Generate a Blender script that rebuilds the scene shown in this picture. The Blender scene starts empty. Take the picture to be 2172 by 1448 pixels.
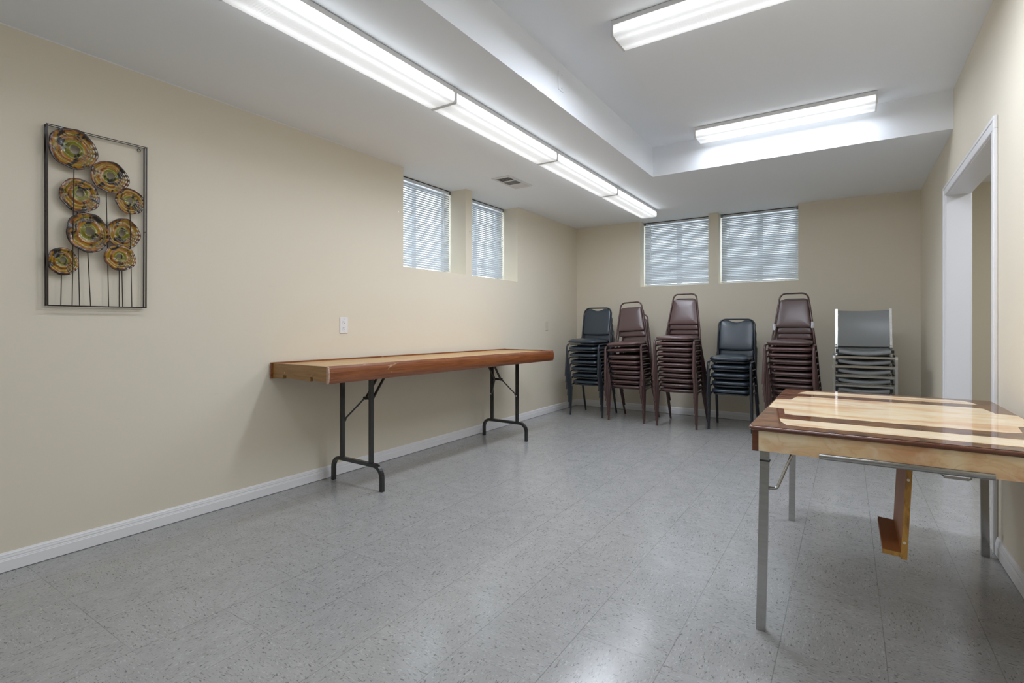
import bpy, math, random
from mathutils import Vector, Matrix, Euler
random.seed(7)
S = bpy.context.scene
COL = S.collection
PI = math.pi

# ------------------------------------------------------------------ measures
CAM_H = 1.102
XL, XR, YB, YF = -3.162, 0.605, 6.485, -3.2      # left wall, right wall, back wall, wall behind the camera
ZS, ZT = 2.453, 2.721                             # low ceiling, raised ceiling
TX, TY = -1.484, 4.603                            # edges of the raised ceiling

# ------------------------------------------------------------------ mesh builder
class MB:
    def __init__(s):
        s.v = []; s.f = []; s.sm = []; s.uv = None
    def add(s, vs, fs, smooth=False, M=None):
        o = len(s.v)
        for p in vs:
            p = Vector(p)
            s.v.append(tuple(M @ p) if M is not None else tuple(p))
        for f in fs:
            s.f.append(tuple(i + o for i in f)); s.sm.append(smooth)
        return s
    def box(s, x0, x1, y0, y1, z0, z1, M=None, bev=0.0):
        if bev > 0:
            b = min(bev, (x1-x0)/2.01, (y1-y0)/2.01, (z1-z0)/2.01)
            vs = []; 
            def ring(i, z):
                return [(x0+b if i else x0, y0+b if i else y0)]
            # chamfered box: 24 verts
            c = {}
            for ix, xx in ((0, x0), (1, x1)):
                for iy, yy in ((0, y0), (1, y1)):
                    for iz, zz in ((0, z0), (1, z1)):
                        sx = b if ix == 0 else -b; sy = b if iy == 0 else -b; sz = b if iz == 0 else -b
                        c[(ix,iy,iz,'x')] = len(vs); vs.append((xx, yy+sy, zz+sz))
                        c[(ix,iy,iz,'y')] = len(vs); vs.append((xx+sx, yy, zz+sz))
                        c[(ix,iy,iz,'z')] = len(vs); vs.append((xx+sx, yy+sy, zz))
            fs = []
            q = lambda *k: fs.append(tuple(c[i] for i in k))
            q((0,0,0,'x'),(0,0,1,'x'),(0,1,1,'x'),(0,1,0,'x')); q((1,0,0,'x'),(1,1,0,'x'),(1,1,1,'x'),(1,0,1,'x'))
            q((0,0,0,'y'),(1,0,0,'y'),(1,0,1,'y'),(0,0,1,'y')); q((0,1,0,'y'),(0,1,1,'y'),(1,1,1,'y'),(1,1,0,'y'))
            q((0,0,0,'z'),(0,1,0,'z'),(1,1,0,'z'),(1,0,0,'z')); q((0,0,1,'z'),(1,0,1,'z'),(1,1,1,'z'),(0,1,1,'z'))
            for a in (0,1):
                for d in (0,1):
                    q((a,d,0,'x'),(a,d,1,'x'),(a,d,1,'y'),(a,d,0,'y')) if a==d else q((a,d,0,'y'),(a,d,1,'y'),(a,d,1,'x'),(a,d,0,'x'))
                    q((a,0,d,'z'),(a,1,d,'z'),(a,1,d,'x'),(a,0,d,'x')) if a==d else q((a,0,d,'x'),(a,1,d,'x'),(a,1,d,'z'),(a,0,d,'z'))
                    q((0,a,d,'y'),(1,a,d,'y'),(1,a,d,'z'),(0,a,d,'z')) if a==d else q((0,a,d,'z'),(1,a,d,'z'),(1,a,d,'y'),(0,a,d,'y'))
                    for e in (0,1): fs.append((c[(a,d,e,'x')],c[(a,d,e,'y')],c[(a,d,e,'z')]))
            return s.add(vs, fs, False, M)
        vs = [(x0,y0,z0),(x1,y0,z0),(x1,y1,z0),(x0,y1,z0),(x0,y0,z1),(x1,y0,z1),(x1,y1,z1),(x0,y1,z1)]
        fs = [(0,3,2,1),(4,5,6,7),(0,1,5,4),(1,2,6,5),(2,3,7,6),(3,0,4,7)]
        return s.add(vs, fs, False, M)
    def tube(s, pts, rx, ry=None, seg=10, side=None, caps=True, closed=False, square=False, M=None):
        ry = rx if ry is None else ry
        pts = [Vector(p) for p in pts]; n = len(pts)
        rings = []; ref = Vector(side) if side else None
        for i, p in enumerate(pts):
            if closed: t = (pts[(i+1) % n] - pts[i-1])
            else: t = pts[min(i+1, n-1)] - pts[max(i-1, 0)]
            t.normalize()
            if ref is None:
                ref = Vector((1,0,0)) if abs(t.x) < .8 else Vector((0,1,0))
            u = ref - t*ref.dot(t)
            if u.length < 1e-4: u = t.orthogonal()
            u.normalize(); w = t.cross(u)
            if not side: ref = u
            k = 1.0
            if 0 < i < n-1 or closed:
                d0 = (p-pts[i-1]).normalized(); d1 = (pts[(i+1) % n]-p).normalized()
                k = 1/max(.5, math.sqrt(max(.05, (1+d0.dot(d1))/2)))
            if square: ang = [PI/4 + PI/2*j for j in range(4)]; q = math.sqrt(2)
            else: ang = [2*PI*j/seg for j in range(seg)]; q = 1
            rings.append([p + u*(math.cos(a)*rx*q) + w*(math.sin(a)*ry*q*(k if square else 1)) for a in ang])
        m = len(rings[0]); vs = [v for r in rings for v in r]; fs = []
        for i in range(n if closed else n-1):
            a, b = i*m, ((i+1) % n)*m
            for j in range(m): fs.append((a+j, a+(j+1) % m, b+(j+1) % m, b+j))
        s.add(vs, fs, not square, M)
        if caps and not closed:
            s.add(rings[0], [tuple(reversed(range(m)))], False, M); s.add(rings[-1], [tuple(range(m))], False, M)
        return s
    def prism(s, poly, lo, hi, axis='z', M=None):
        n = len(poly)
        def P(a, b, h): return {'z': (a, b, h), 'y': (a, h, b), 'x': (h, a, b)}[axis]
        vs = [P(a, b, lo) for a, b in poly] + [P(a, b, hi) for a, b in poly]
        fs = [tuple(reversed(range(n))), tuple(range(n, 2*n))] + [(i, (i+1) % n, n+(i+1) % n, n+i) for i in range(n)]
        if axis == 'y': fs = [tuple(reversed(f)) for f in fs]
        return s.add(vs, fs, False, M)
    def pillow(s, outline, rings, M=None, centre=None):
        """outline: closed 2-D outline; rings: (scale, height) from the underside rim over the top to the middle"""
        n = len(outline)
        cx = sum(p[0] for p in outline)/n; cy = sum(p[1] for p in outline)/n
        vs = []; fs = []
        for sc, h in rings:
            vs += [(cx+(x-cx)*sc, cy+(y-cy)*sc, h) for x, y in outline]
        for r in range(len(rings)-1):
            for j in range(n): fs.append((r*n+j, r*n+(j+1) % n, (r+1)*n+(j+1) % n, (r+1)*n+j))
        s.add(vs, fs, True, M)
        s.add(vs[:n], [tuple(reversed(range(n)))], False, M); s.add(vs[-n:], [tuple(range(n))], True, M)
        return s
    def disc(s, c, r, h, axis='z', seg=14, M=None):
        poly = [(math.cos(2*PI*i/seg)*r, math.sin(2*PI*i/seg)*r) for i in range(seg)]
        i, j, k = {'z': (0,1,2), 'y': (0,2,1), 'x': (1,2,0)}[axis]
        return s.prism([(a+c[i], b+c[j]) for a, b in poly], c[k]-h/2, c[k]+h/2, axis, M)
    def mesh(s, name, mat):
        me = bpy.data.meshes.new(name); me.from_pydata(s.v, [], s.f)
        me.polygons.foreach_set('use_smooth', s.sm)
        if s.uv:
            l = me.uv_layers.new(name='UVMap')
            for i, lp in enumerate(me.loops): l.data[i].uv = s.uv[lp.vertex_index]
        me.update()
        if mat: me.materials.append(mat)
        return me
    def build(s, name, mat, parent=None, loc=(0,0,0), rot=None):
        o = bpy.data.objects.new(name, s.mesh(name, mat)); COL.objects.link(o)
        o.location = loc
        if rot: o.rotation_euler = rot
        if parent: o.parent = parent
        return o

def fillet(pts, r, n=6):
    pts = [Vector(p) for p in pts]; out = [pts[0]]
    for i in range(1, len(pts)-1):
        rr = r[i-1] if isinstance(r, (list, tuple)) else r
        a, b, c = pts[i-1], pts[i], pts[i+1]
        d0 = (a-b).normalized(); d1 = (c-b).normalized()
        th = d0.angle(d1); t = min(rr/math.tan(th/2), (a-b).length*.49, (c-b).length*.49); rr2 = t*math.tan(th/2)
        p0 = b+d0*t; ctr = b+(d0+d1).normalized()*(rr2/math.sin(th/2))
        v0 = p0-ctr; v1 = (b+d1*t)-ctr
        tot = v0.angle(v1); ax = v0.cross(v1).normalized()
        for k in range(n+1): out.append(ctr+Matrix.Rotation(tot*k/n, 3, ax) @ v0)
    out.append(pts[-1])
    return out

def round_poly(poly, r, n=5):
    m = len(poly); out = []
    for i in range(m):
        a, b, c = Vector(poly[i-1]), Vector(poly[i]), Vector(poly[(i+1) % m])
        rr = r[i] if isinstance(r, (list, tuple)) else r
        d0 = (a-b).normalized(); d1 = (c-b).normalized()
        th = d0.angle(d1); t = min(rr/math.tan(th/2), (a-b).length*.49, (c-b).length*.49); r2 = t*math.tan(th/2)
        ctr = b+(d0+d1).normalized()*(r2/math.sin(th/2))
        p0 = b+d0*t-ctr; p1 = b+d1*t-ctr
        a0 = math.atan2(p0.y, p0.x); a1 = math.atan2(p1.y, p1.x); d = (a1-a0+PI) % (2*PI)-PI
        for k in range(n+1): out.append((ctr.x+math.cos(a0+d*k/n)*r2, ctr.y+math.sin(a0+d*k/n)*r2))
    return out

def densify(poly, step):
    out = []
    for i in range(len(poly)):
        a = Vector(poly[i]); b = Vector(poly[(i+1) % len(poly)]); k = max(1, int((b-a).length/step))
        for j in range(k): out.append(tuple(a.lerp(b, j/k)))
    return out

# ------------------------------------------------------------------ scene tree helpers
def tag(o, label=None, cat=None, group=None, kind=None):
    if label: o['label'] = label
    if cat: o['category'] = cat
    if group: o['group'] = group
    if kind: o['kind'] = kind
    return o
def thing(name, label, cat, loc=(0,0,0), rotz=0, group=None):
    o = bpy.data.objects.new(name, None); COL.objects.link(o); o.empty_display_size = .1
    o.location = loc; o.rotation_euler = (0,0,rotz)
    return tag(o, label, cat, group)
def dup(root, loc, rot, label):
    r = root.copy(); COL.objects.link(r); r.location = loc; r.rotation_euler = rot; r['label'] = label
    for ch in list(root.children):
        c = ch.copy(); COL.objects.link(c); c.parent = r
        for g in list(ch.children):
            d = g.copy(); COL.objects.link(d); d.parent = c
    return r
def struct(name, mb, mat, parent=None):
    o = mb.build(name, mat, parent)
    if not parent: o['kind'] = 'structure'
    return o

# ------------------------------------------------------------------ materials
class NT:
    def __init__(s, name):
        s.m = bpy.data.materials.new(name); s.m.use_nodes = True
        s.t = s.m.node_tree; s.t.nodes.clear()
        s.out = s.t.nodes.new('ShaderNodeOutputMaterial')
    def n(s, typ, props=None, **inp):
        nd = s.t.nodes.new('ShaderNode'+typ)
        for k, v in (props or {}).items(): setattr(nd, k, v)
        for k, v in inp.items():
            key = int(k[1:]) if k[0] == 'i' and k[1:].isdigit() else k.replace('_', ' ')
            s.set(nd, key, v)
        return nd
    def set(s, nd, key, v):
        sock = nd.inputs[key]
        if isinstance(v, bpy.types.NodeSocket): s.t.links.new(v, sock)
        elif isinstance(v, bpy.types.Node): s.t.links.new(v.outputs[0], sock)
        else: sock.default_value = v
    def math(s, op, a, b=0.0, c=None, clamp=False):
        nd = s.n('Math', {'operation': op, 'use_clamp': clamp}, i0=a, i1=b)
        if c is not None: s.set(nd, 2, c)
        return nd.outputs[0]
    def ramp(s, fac, stops, interp='LINEAR'):
        nd = s.n('ValToRGB', Fac=fac); r = nd.color_ramp; r.interpolation = interp
        while len(r.elements) < len(stops): r.elements.new(.5)
        for e, (p, c) in zip(r.elements, stops):
            e.position = p; e.color = (*c, 1) if len(c) == 3 else c
        return nd.outputs[0]
    def mix(s, fac, a, b, mode='MIX'):
        nd = s.n('Mix', {'data_type': 'RGBA', 'blend_type': mode})
        s.set(nd, 0, fac); s.set(nd, 6, a if not isinstance(a, tuple) else (*a, 1)); s.set(nd, 7, b if not isinstance(b, tuple) else (*b, 1))
        return nd.outputs[2]
    def coords(s, kind='Object', scale=(1,1,1), rot=(0,0,0), loc=(0,0,0)):
        if kind == 'Position': src = s.n('NewGeometry').outputs['Position']
        else: src = s.n('TexCoord').outputs[kind]
        return s.n('Mapping', None, Vector=src, Location=loc, Rotation=rot, Scale=scale).outputs[0]
    def noise(s, vec, scale, detail=2, rough=.5, dist=0):
        return s.n('TexNoise', None, Vector=vec, Scale=scale, Detail=detail, Roughness=rough, Distortion=dist).outputs['Fac']
    def bump(s, h, strength=.1, dist=.01):
        return s.n('Bump', None, Height=h, Strength=strength, Distance=dist).outputs[0]
    def bsdf(s, color, rough=.5, metal=0, normal=None, coat=0, coat_rough=.05, ior=1.5, **kw):
        b = s.n('BsdfPrincipled')
        s.set(b, 'Base Color', (*color, 1) if isinstance(color, tuple) and len(color) == 3 else color)
        s.set(b, 'Roughness', rough); s.set(b, 'Metallic', metal); s.set(b, 'IOR', ior)
        s.set(b, 'Coat Weight', coat); s.set(b, 'Coat Roughness', coat_rough)
        if normal is not None: s.set(b, 'Normal', normal)
        for k, v in kw.items(): s.set(b, k.replace('_', ' '), v)
        s.t.links.new(b.outputs[0], s.out.inputs[0])
        return b

def plain(name, color, rough=.5, metal=0, coat=0, bump=0, bscale=200, var=0):
    t = NT(name); c = color; nrm = None
    if var:
        f = t.noise(t.coords(), 18, 3)
        c = t.mix(f, tuple(x*(1-var) for x in color), tuple(min(1, x*(1+var)) for x in color))
    if bump: nrm = t.bump(t.noise(t.coords(), bscale, 2), bump, .002)
    t.bsdf(c, rough, metal, nrm, coat)
    return t.m

M = {}
WALL_C = (.735, .673, .550)
def wall_mat():
    t = NT('cream wall paint'); p = t.coords('Position')
    f = t.noise(p, 1.3, 3)
    c = t.mix(f, tuple(x*.985 for x in WALL_C), tuple(x*1.015 for x in WALL_C))
    # a few faint scuffs
    sc = t.noise(t.coords('Position', (1.2, 1.2, 9), (0.5, 0, 0)), 3.5, 4, .6)
    m = t.math('MULTIPLY', t.ramp(sc, [(.70, (0,0,0)), (.76, (1,1,1))]), .10)
    c = t.mix(m, c, (.40,.36,.28))
    t.bsdf(c, .6, 0, t.bump(t.noise(p, 260, 2), .06, .002), ior=1.4)
    return t.m
M['wall'] = wall_mat()
def white_mat(name, c, rough, b=.05):
    t = NT(name); p = t.coords('Position')
    t.bsdf(c, rough, 0, t.bump(t.noise(p, 180, 2), b, .002), ior=1.4); return t.m
M['ceiling'] = white_mat('white ceiling paint', (.875,.905,.945), .75)
M['trim'] = white_mat('white trim paint', (.80,.80,.81), .35, .02)

def floor_mat():
    t = NT('speckled grey vinyl tile'); T = 1/.3048
    p = t.coords('Position', (T, T, T), (0,0,0), (-.106*T, -.752*T, 0))
    sp = t.n('SeparateXYZ', None, Vector=p)
    X, Y = sp.outputs[0], sp.outputs[1]
    fx = t.math('FLOOR', X); fy = t.math('FLOOR', Y)
    cell = t.n('CombineXYZ', None, X=fx, Y=fy).outputs[0]
    wn = t.n('TexWhiteNoise', {'noise_dimensions': '2D'}, Vector=cell).outputs['Value']
    par = t.math('PINGPONG', t.math('ADD', fx, fy), 1.0)
    pos = t.n('NewGeometry').outputs['Position']
    s2 = t.n('SeparateXYZ', None, Vector=pos)
    a = t.n('CombineXYZ', None, X=s2.outputs[0], Y=s2.outputs[1], Z=t.math('MULTIPLY', wn, 9.0)).outputs[0]
    b = t.n('CombineXYZ', None, X=s2.outputs[1], Y=s2.outputs[0], Z=t.math('MULTIPLY', wn, 9.0)).outputs[0]
    v = t.n('Mix', {'data_type': 'VECTOR'}); t.set(v, 0, par); t.set(v, 4, a); t.set(v, 5, b)
    uv = v.outputs[1]
    def stretched(sx, sy, off): return t.n('Mapping', None, Vector=uv, Scale=(sx, sy, 1), Location=(off, off*.7, off*1.3)).outputs[0]
    d = t.noise(stretched(60, 150, 0), 1, 2, .5, .4)
    d2 = t.noise(stretched(75, 190, 17), 1, 2, .5, .4)
    l = t.noise(stretched(60, 170, 31), 1, 2, .5, .4)
    cl = t.noise(stretched(9, 16, 5), 1, 3)
    base = t.ramp(cl, [(.3, (.315,.315,.308)), (.7, (.365,.363,.357))])
    base = t.mix(t.math('MULTIPLY', wn, .12), base, (.30,.30,.295))
    base = t.mix(t.math('MULTIPLY', t.ramp(l, [(.60, (0,0,0)), (.68, (1,1,1))]), .45), base, (.52,.52,.51))
    base = t.mix(t.math('MULTIPLY', t.ramp(d, [(.62, (0,0,0)), (.68, (1,1,1))]), .80), base, (.12,.12,.115))
    base = t.mix(t.math('MULTIPLY', t.ramp(d2, [(.60, (0,0,0)), (.67, (1,1,1))]), .5), base, (.20,.19,.18))
    ex = t.math('ABSOLUTE', t.math('SUBTRACT', t.math('FRACT', X), .5)); ey = t.math('ABSOLUTE', t.math('SUBTRACT', t.math('FRACT', Y), .5))
    big = t.noise(t.coords('Position'), 2.2, 2)
    sx = t.math('MULTIPLY', t.math('GREATER_THAN', ex, .4950), t.ramp(big, [(.28, (.25,)*3), (.55, (1,)*3)]))
    sy = t.math('MULTIPLY', t.math('GREATER_THAN', ey, .4955), t.ramp(big, [(.42, (.15,)*3), (.62, (.85,)*3)]))
    seam = t.math('MAXIMUM', sx, sy)
    base = t.mix(t.math('MULTIPLY', seam, .45), base, (.07,.068,.06))
    rip = t.noise(t.coords('Position', (1,1,1)), 7, 2)
    nrm = t.bump(t.math('ADD', t.math('MULTIPLY', rip, 1.0), t.math('MULTIPLY', wn, .0)), .10, .01)
    rg = t.ramp(t.noise(t.coords('Position'), 3.0, 3), [(.2, (.17,)*3), (.8, (.21,)*3)])
    t.bsdf(base, rg, 0, nrm, .0, .16, ior=1.46)
    return t.m
M['floor'] = floor_mat()

LENS = 1.0
def lens_mat(name, L, side_gain):
    t = NT(name)
    sp = t.n('SeparateXYZ', None, Vector=t.n('TexCoord').outputs['Object'])
    ax = t.math('ABSOLUTE', sp.outputs[0])
    tube = t.math('EXPONENT', t.math('MULTIPLY', t.math('POWER', t.math('DIVIDE', t.math('SUBTRACT', ax, .052), .020), 2), -1))
    rib = t.math('MULTIPLY', t.math('SINE', t.math('MULTIPLY', sp.outputs[1], 520)), .05)
    low = t.math('GREATER_THAN', sp.outputs[2], -.0835)            # the upright sides sit nearer the tubes
    side = t.math('EXPONENT', t.math('MULTIPLY', t.math('POWER', t.math('DIVIDE', t.math('ADD', sp.outputs[2], .052), .018), 2), -1))
    lit = t.n('Mix', {'data_type': 'FLOAT'}); t.set(lit, 0, low); t.set(lit, 2, t.math('MULTIPLY_ADD', tube, .30, .56)); t.set(lit, 3, t.math('MULTIPLY_ADD', side, side_gain, .55))
    ends = t.n('MapRange', None, Value=t.math('ABSOLUTE', sp.outputs[1])); t.set(ends, 1, .50); t.set(ends, 2, .60); t.set(ends, 3, 1.0); t.set(ends, 4, .62)
    e = t.math('MULTIPLY', t.math('MULTIPLY', t.math('ADD', lit.outputs[0], rib), ends.outputs[0]), L)
    t.bsdf((.8,.8,.8), .25, 0, None, 0, ior=1.45, Emission_Color=(.93,.97,1.0,1), Emission_Strength=e)
    return t.m
M['lens'] = lens_mat('ribbed lit acrylic lens', LENS, 3.6)
M['lens_tray'] = lens_mat('ribbed lit acrylic lens dimmer', LENS, 1.5)
M['housing'] = plain('white enamel sheet metal', (.74,.74,.745), .4, 0, .2)
M['vent'] = plain('white vent enamel', (.70,.70,.705), .45)
M['dark'] = plain('dark opening and shadow gap', (.02,.02,.02), .8)
M['plate'] = plain('white plastic plate', (.80,.80,.82), .35)
M['slot'] = plain('dark slot', (.03,.03,.03), .6)
M['painted_plate'] = plain('cream painted plate', (.66,.60,.49), .5)
M['brass'] = plain('worn brass', (.75,.68,.50), .3, 1)
M['black_metal'] = plain('black enamelled steel', (.012,.013,.012), .28, 0, .5, .03, 60, .2)
M['bolt'] = plain('zinc bolt', (.7,.7,.68), .3, 1)
def chrome(name, c, r):
    t = NT(name); f = t.noise(t.coords('Object', (20,20,90)), 1.0, 3)
    t.bsdf(t.mix(f, tuple(x*.8 for x in c), c), t.ramp(f, [(.3, (r,)*3), (.8, (r+.12,)*3)]), 1); return t.m
M['chrome'] = chrome('dulled chrome', (.50,.50,.49), .10)
M['chair_chrome'] = chrome('chair chrome', (.70,.71,.70), .14)
M['rubber'] = plain('black plastic cap', (.012,.012,.016), .5)
def vinyl(name, c0, c1, rough):
    t = NT(name); r = t.n('ObjectInfo').outputs['Random']
    c = t.mix(r, c0, c1)
    b = t.bump(t.noise(t.coords(), 320, 2), .08, .001)
    t.bsdf(c, t.ramp(t.noise(t.coords(), 9, 3), [(.3, (rough-.05,)*3), (.7, (rough+.06,)*3)]), 0, b, .5, .25); return t.m
M['navy'] = vinyl('navy vinyl', (.022,.036,.050), (.028,.045,.062), .34)
M['maroon'] = vinyl('burgundy vinyl', (.112,.053,.051), (.094,.056,.050), .34)
M['grey_vinyl'] = vinyl('grey vinyl', (.190,.200,.198), (.205,.212,.208), .42)
M['navy_metal'] = plain('navy black enamel tube', (.020,.026,.034), .32, .1, .4, 0, 200, .15)
M['maroon_metal'] = plain('burgundy brown enamel tube', (.085,.044,.042), .33, .25, .4, 0, 200, .15)
M['sticker'] = plain('white sticker', (.62,.62,.66), .6, var=.3)

def wood(name, stops, along=(1, 14, 14), scale=3.0, rough=.35, coat=.3, scratch=0, dist=1.5, ior=1.5):
    t = NT(name)
    v = t.coords('Object', along)
    f = t.noise(v, scale, 5, .55, dist)
    c = t.ramp(f, stops)
    if scratch:
        s = t.noise(t.coords('Object', (9, 3, 5), (0,0,0), (3,1,2)), 3, 5, .7, .8)
        m = t.math('MULTIPLY', t.ramp(s, [(.635, (0,0,0)), (.68, (1,1,1))]), scratch)
        c = t.mix(m, c, (.62,.46,.33))
    t.bsdf(c, rough, 0, t.bump(f, .04, .002), coat, .2, ior=ior); return t.m
M['pine'] = wood('pale pine plywood', [(.30, (.34,.175,.050)), (.45, (.52,.30,.105)), (.62, (.60,.37,.15)), (.75, (.48,.26,.085))], (10, 1, 10), 2.6, .38, .25)
M['edge_wood'] = wood('red brown stained board', [(.3, (.125,.034,.009)), (.5, (.215,.064,.017)), (.68, (.28,.095,.028))], (14, .8, 22), 2.4, .33, .35, .45)
M['end_wood'] = wood('honey stained end board', [(.3, (.20,.090,.016)), (.5, (.27,.130,.028)), (.7, (.32,.165,.042))], (1.2, 14, 18), 2.2, .35, .3)
M['worn_wood'] = wood('worn bare wood edge', [(.3, (.30,.17,.11)), (.5, (.52,.36,.26)), (.7, (.24,.09,.035))], (10, 10, 30), 4, .5, .1)
M['walnut'] = wood('walnut laminate', [(.32, (.028,.010,.007)), (.43, (.09,.030,.013)), (.50, (.24,.090,.030)), (.57, (.11,.038,.015)), (.68, (.035,.012,.008))], (2.2, 6, 6), 2.0, .06, 0, 0, 2.6, 1.38)
M['walnut_edge'] = wood('dark walnut edging', [(.3, (.095,.027,.011)), (.6, (.15,.046,.018))], (1, 1, 6), 3, .25, .5)
M['ledge_wood'] = wood('cinnamon veneer board', [(.3, (.26,.088,.022)), (.6, (.34,.125,.034))], (6, 1, 1), 2.5, .5, 0)
M['raw_wood'] = wood('honey raw board edge', [(.25, (.20,.09,.015)), (.5, (.42,.22,.04)), (.75, (.50,.29,.07))], (9, 9, 2.5), 4, .5, .1)
def onyx(name, a, coat, rough, veins):
    t = NT(name); v = t.coords('Object', a)
    w = t.noise(v, 1.0, 2.5, .5, .9)
    c = t.ramp(w, [(.25, (.62,.31,.15)), (.38, (.74,.47,.26)), (.50, (.84,.63,.38)), (.62, (.88,.74,.52)), (.74, (.78,.50,.29))])
    f = t.noise(t.coords('Object', tuple(x*2.2 for x in a), (0,0,.25), (3,1,2)), 1.0, 3, .5, 1.0)
    c = t.mix(t.math('MULTIPLY', t.ramp(f, [(.52, (0,0,0)), (.64, (1,1,1))]), .35), c, (.90,.80,.62))
    ve = t.noise(t.coords('Object', tuple(x*1.3 for x in a), (0,0,.3), (5,2,1)), 1.1, 2, .5, 1.6)
    vm = t.math('MULTIPLY', t.ramp(ve, [(.455, (0,0,0)), (.495, (1,1,1)), (.53, (0,0,0))]), veins)
    c = t.mix(vm, c, (.56,.34,.10))
    t.bsdf(c, rough, 0, None, coat, .03, ior=1.40); return t.m
M['onyx'] = onyx('cream onyx laminate', (2.4, 8, 5), 0, .06, .12)
M['onyx_apron'] = onyx('cream onyx apron laminate', (4.5, 4.5, 7), .3, .3, .30)
def disc_mat():
    t = NT('glazed tortoiseshell enamel')
    uv = t.n('TexCoord').outputs['UV']; sp = t.n('SeparateXYZ', None, Vector=uv)
    o = t.coords('Object', (1,1,1)); rnd = t.n('ObjectInfo').outputs['Random']
    off = t.n('CombineXYZ', None, X=t.math('MULTIPLY', rnd, 7.0), Y=0.0, Z=0.0).outputs[0]
    vec = t.n('VectorMath', {'operation': 'ADD'}, i0=o, i1=off).outputs[0]
    n1 = t.noise(vec, 13, 3, .6, .8); n2 = t.noise(vec, 26, 3, .6, .8)
    r = t.math('ADD', sp.outputs[0], t.math('MULTIPLY', t.math('SUBTRACT', n1, .5), .75))
    OL, AM, BR, BK, GR = (.21,.17,.006), (.40,.185,.005), (.17,.042,.002), (.010,.005,.002), (.16,.18,.010)
    c = t.ramp(r, [(.0, OL), (.20, GR), (.34, AM), (.46, BR), (.55, AM), (.66, OL), (.78, AM), (.90, BR), (1.0, BK)])
    c = t.mix(t.ramp(n2, [(.51, (0,0,0)), (.60, (1,1,1))]), c, BK)
    t.bsdf(c, .22, 0, t.bump(t.noise(vec, 75, 2), .5, .004), .35, .06); return t.m
M['glaze'] = disc_mat()
M['rim_gold'] = plain('pale gold rim', (.75,.62,.36), .25, 1)
M['bronze'] = plain('dark bronze wire', (.020,.012,.009), .35, .3, .1, 0, 200, .3)
M['frame_white'] = plain('white window frame', (.75,.76,.78), .35)
def glass_mat():
    t = NT('window glass')
    tr = t.n('BsdfTransparent', None, Color=(.93,.96,.97,1)); gl = t.n('BsdfGlossy', None, Roughness=.02)
    fr = t.n('Fresnel', None, IOR=1.45)
    bf = t.math('SUBTRACT', 1.0, t.n('NewGeometry').outputs['Backfacing'])
    mx = t.n('MixShader', None, i0=t.math('MULTIPLY', fr.outputs[0], bf), i1=tr, i2=gl); t.t.links.new(mx.outputs[0], t.out.inputs[0]); return t.m
M['glass'] = glass_mat()
def slat_mat():
    t = NT('white vinyl blind slat')
    d = t.n('BsdfDiffuse', None, Color=(.50,.525,.55,1)); tr = t.n('BsdfTranslucent', None, Color=(.62,.68,.74,1)); g = t.n('BsdfGlossy', None, Roughness=.35, Color=(.8,.83,.86,1))
    a = t.n('MixShader', None, i0=.06, i1=d, i2=tr); b = t.n('MixShader', None, i0=.06, i1=a, i2=g)
    t.t.links.new(b.outputs[0], t.out.inputs[0]); return t.m
M['slat'] = slat_mat()
M['wand'] = plain('clear acrylic wand', (.85,.88,.90), .1, 0, .5)
M['headrail'] = plain('grey white headrail', (.62,.65,.69), .4)
M['bracket'] = plain('clear grey bracket', (.22,.23,.25), .3)

# ------------------------------------------------------------------ the room
m = MB(); m.box(-3.7, 2.5, YF-.2, 7.0, -.12, 0); struct('floor', m, M['floor'])

SILL = 1.605; OUT_L = XL-.42; OUT_B = YB+.40
LW = [(3.145, 3.996), (4.101, 4.950)]                 # left openings along Y
BW = [(-2.257, -1.410), (-1.302, -.460)]              # back openings along X
m = MB(); m.box(OUT_L, XL, YF, OUT_B, 0, SILL)
for a, b in ((YF, LW[0][0]), (LW[0][1], LW[1][0]), (LW[1][1], OUT_B)): m.box(OUT_L, XL, a, b, SILL, ZS)
struct('wall_left', m, M['wall'])
m = MB(); m.box(XL, XR+.125, YB, OUT_B, 0, SILL)
for a, b in ((XL, BW[0][0]), (BW[0][1], BW[1][0]), (BW[1][1], XR+.125)): m.box(a, b, YB, OUT_B, SILL, ZS)
struct('wall_back', m, M['wall'])
DY0, DY1, DZ = 3.40, 4.89, 2.07
m = MB(); m.box(XR, XR+.125, YF, DY0, 0, ZT); m.box(XR, XR+.125, DY1, YB, 0, ZT); m.box(XR, XR+.125, DY0, DY1, DZ, ZT)
struct('wall_right', m, M['wall'])
m = MB(); m.box(OUT_L, XR+.125, YF-.15, YF, 0, ZT); struct('wall_front', m, M['wall'])
m = MB(); m.box(XR+.125, 2.42, YB, YB+.15, 0, ZS); m.box(2.42, 2.5, 1.8, YB+.15, 0, ZS); m.box(XR+.125, 2.42, 1.8, 1.95, 0, ZS)
struct('wall_hall', m, M['wall'])
m = MB(); m.box(OUT_L, TX, YF-.15, OUT_B, ZS, 3.0); m.box(TX, XR, TY, OUT_B, ZS, 3.0); m.box(TX, XR+.125, YF-.15, TY, ZT, 3.0)
m.box(XR, XR+.125, YB, OUT_B, ZS, 3.0)
struct('ceiling', m, M['ceiling'])
m = MB(); m.box(XR+.125, 2.5, 1.8, YB+.15, ZS, 2.6); struct('ceiling_hall', m, M['ceiling'])

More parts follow.
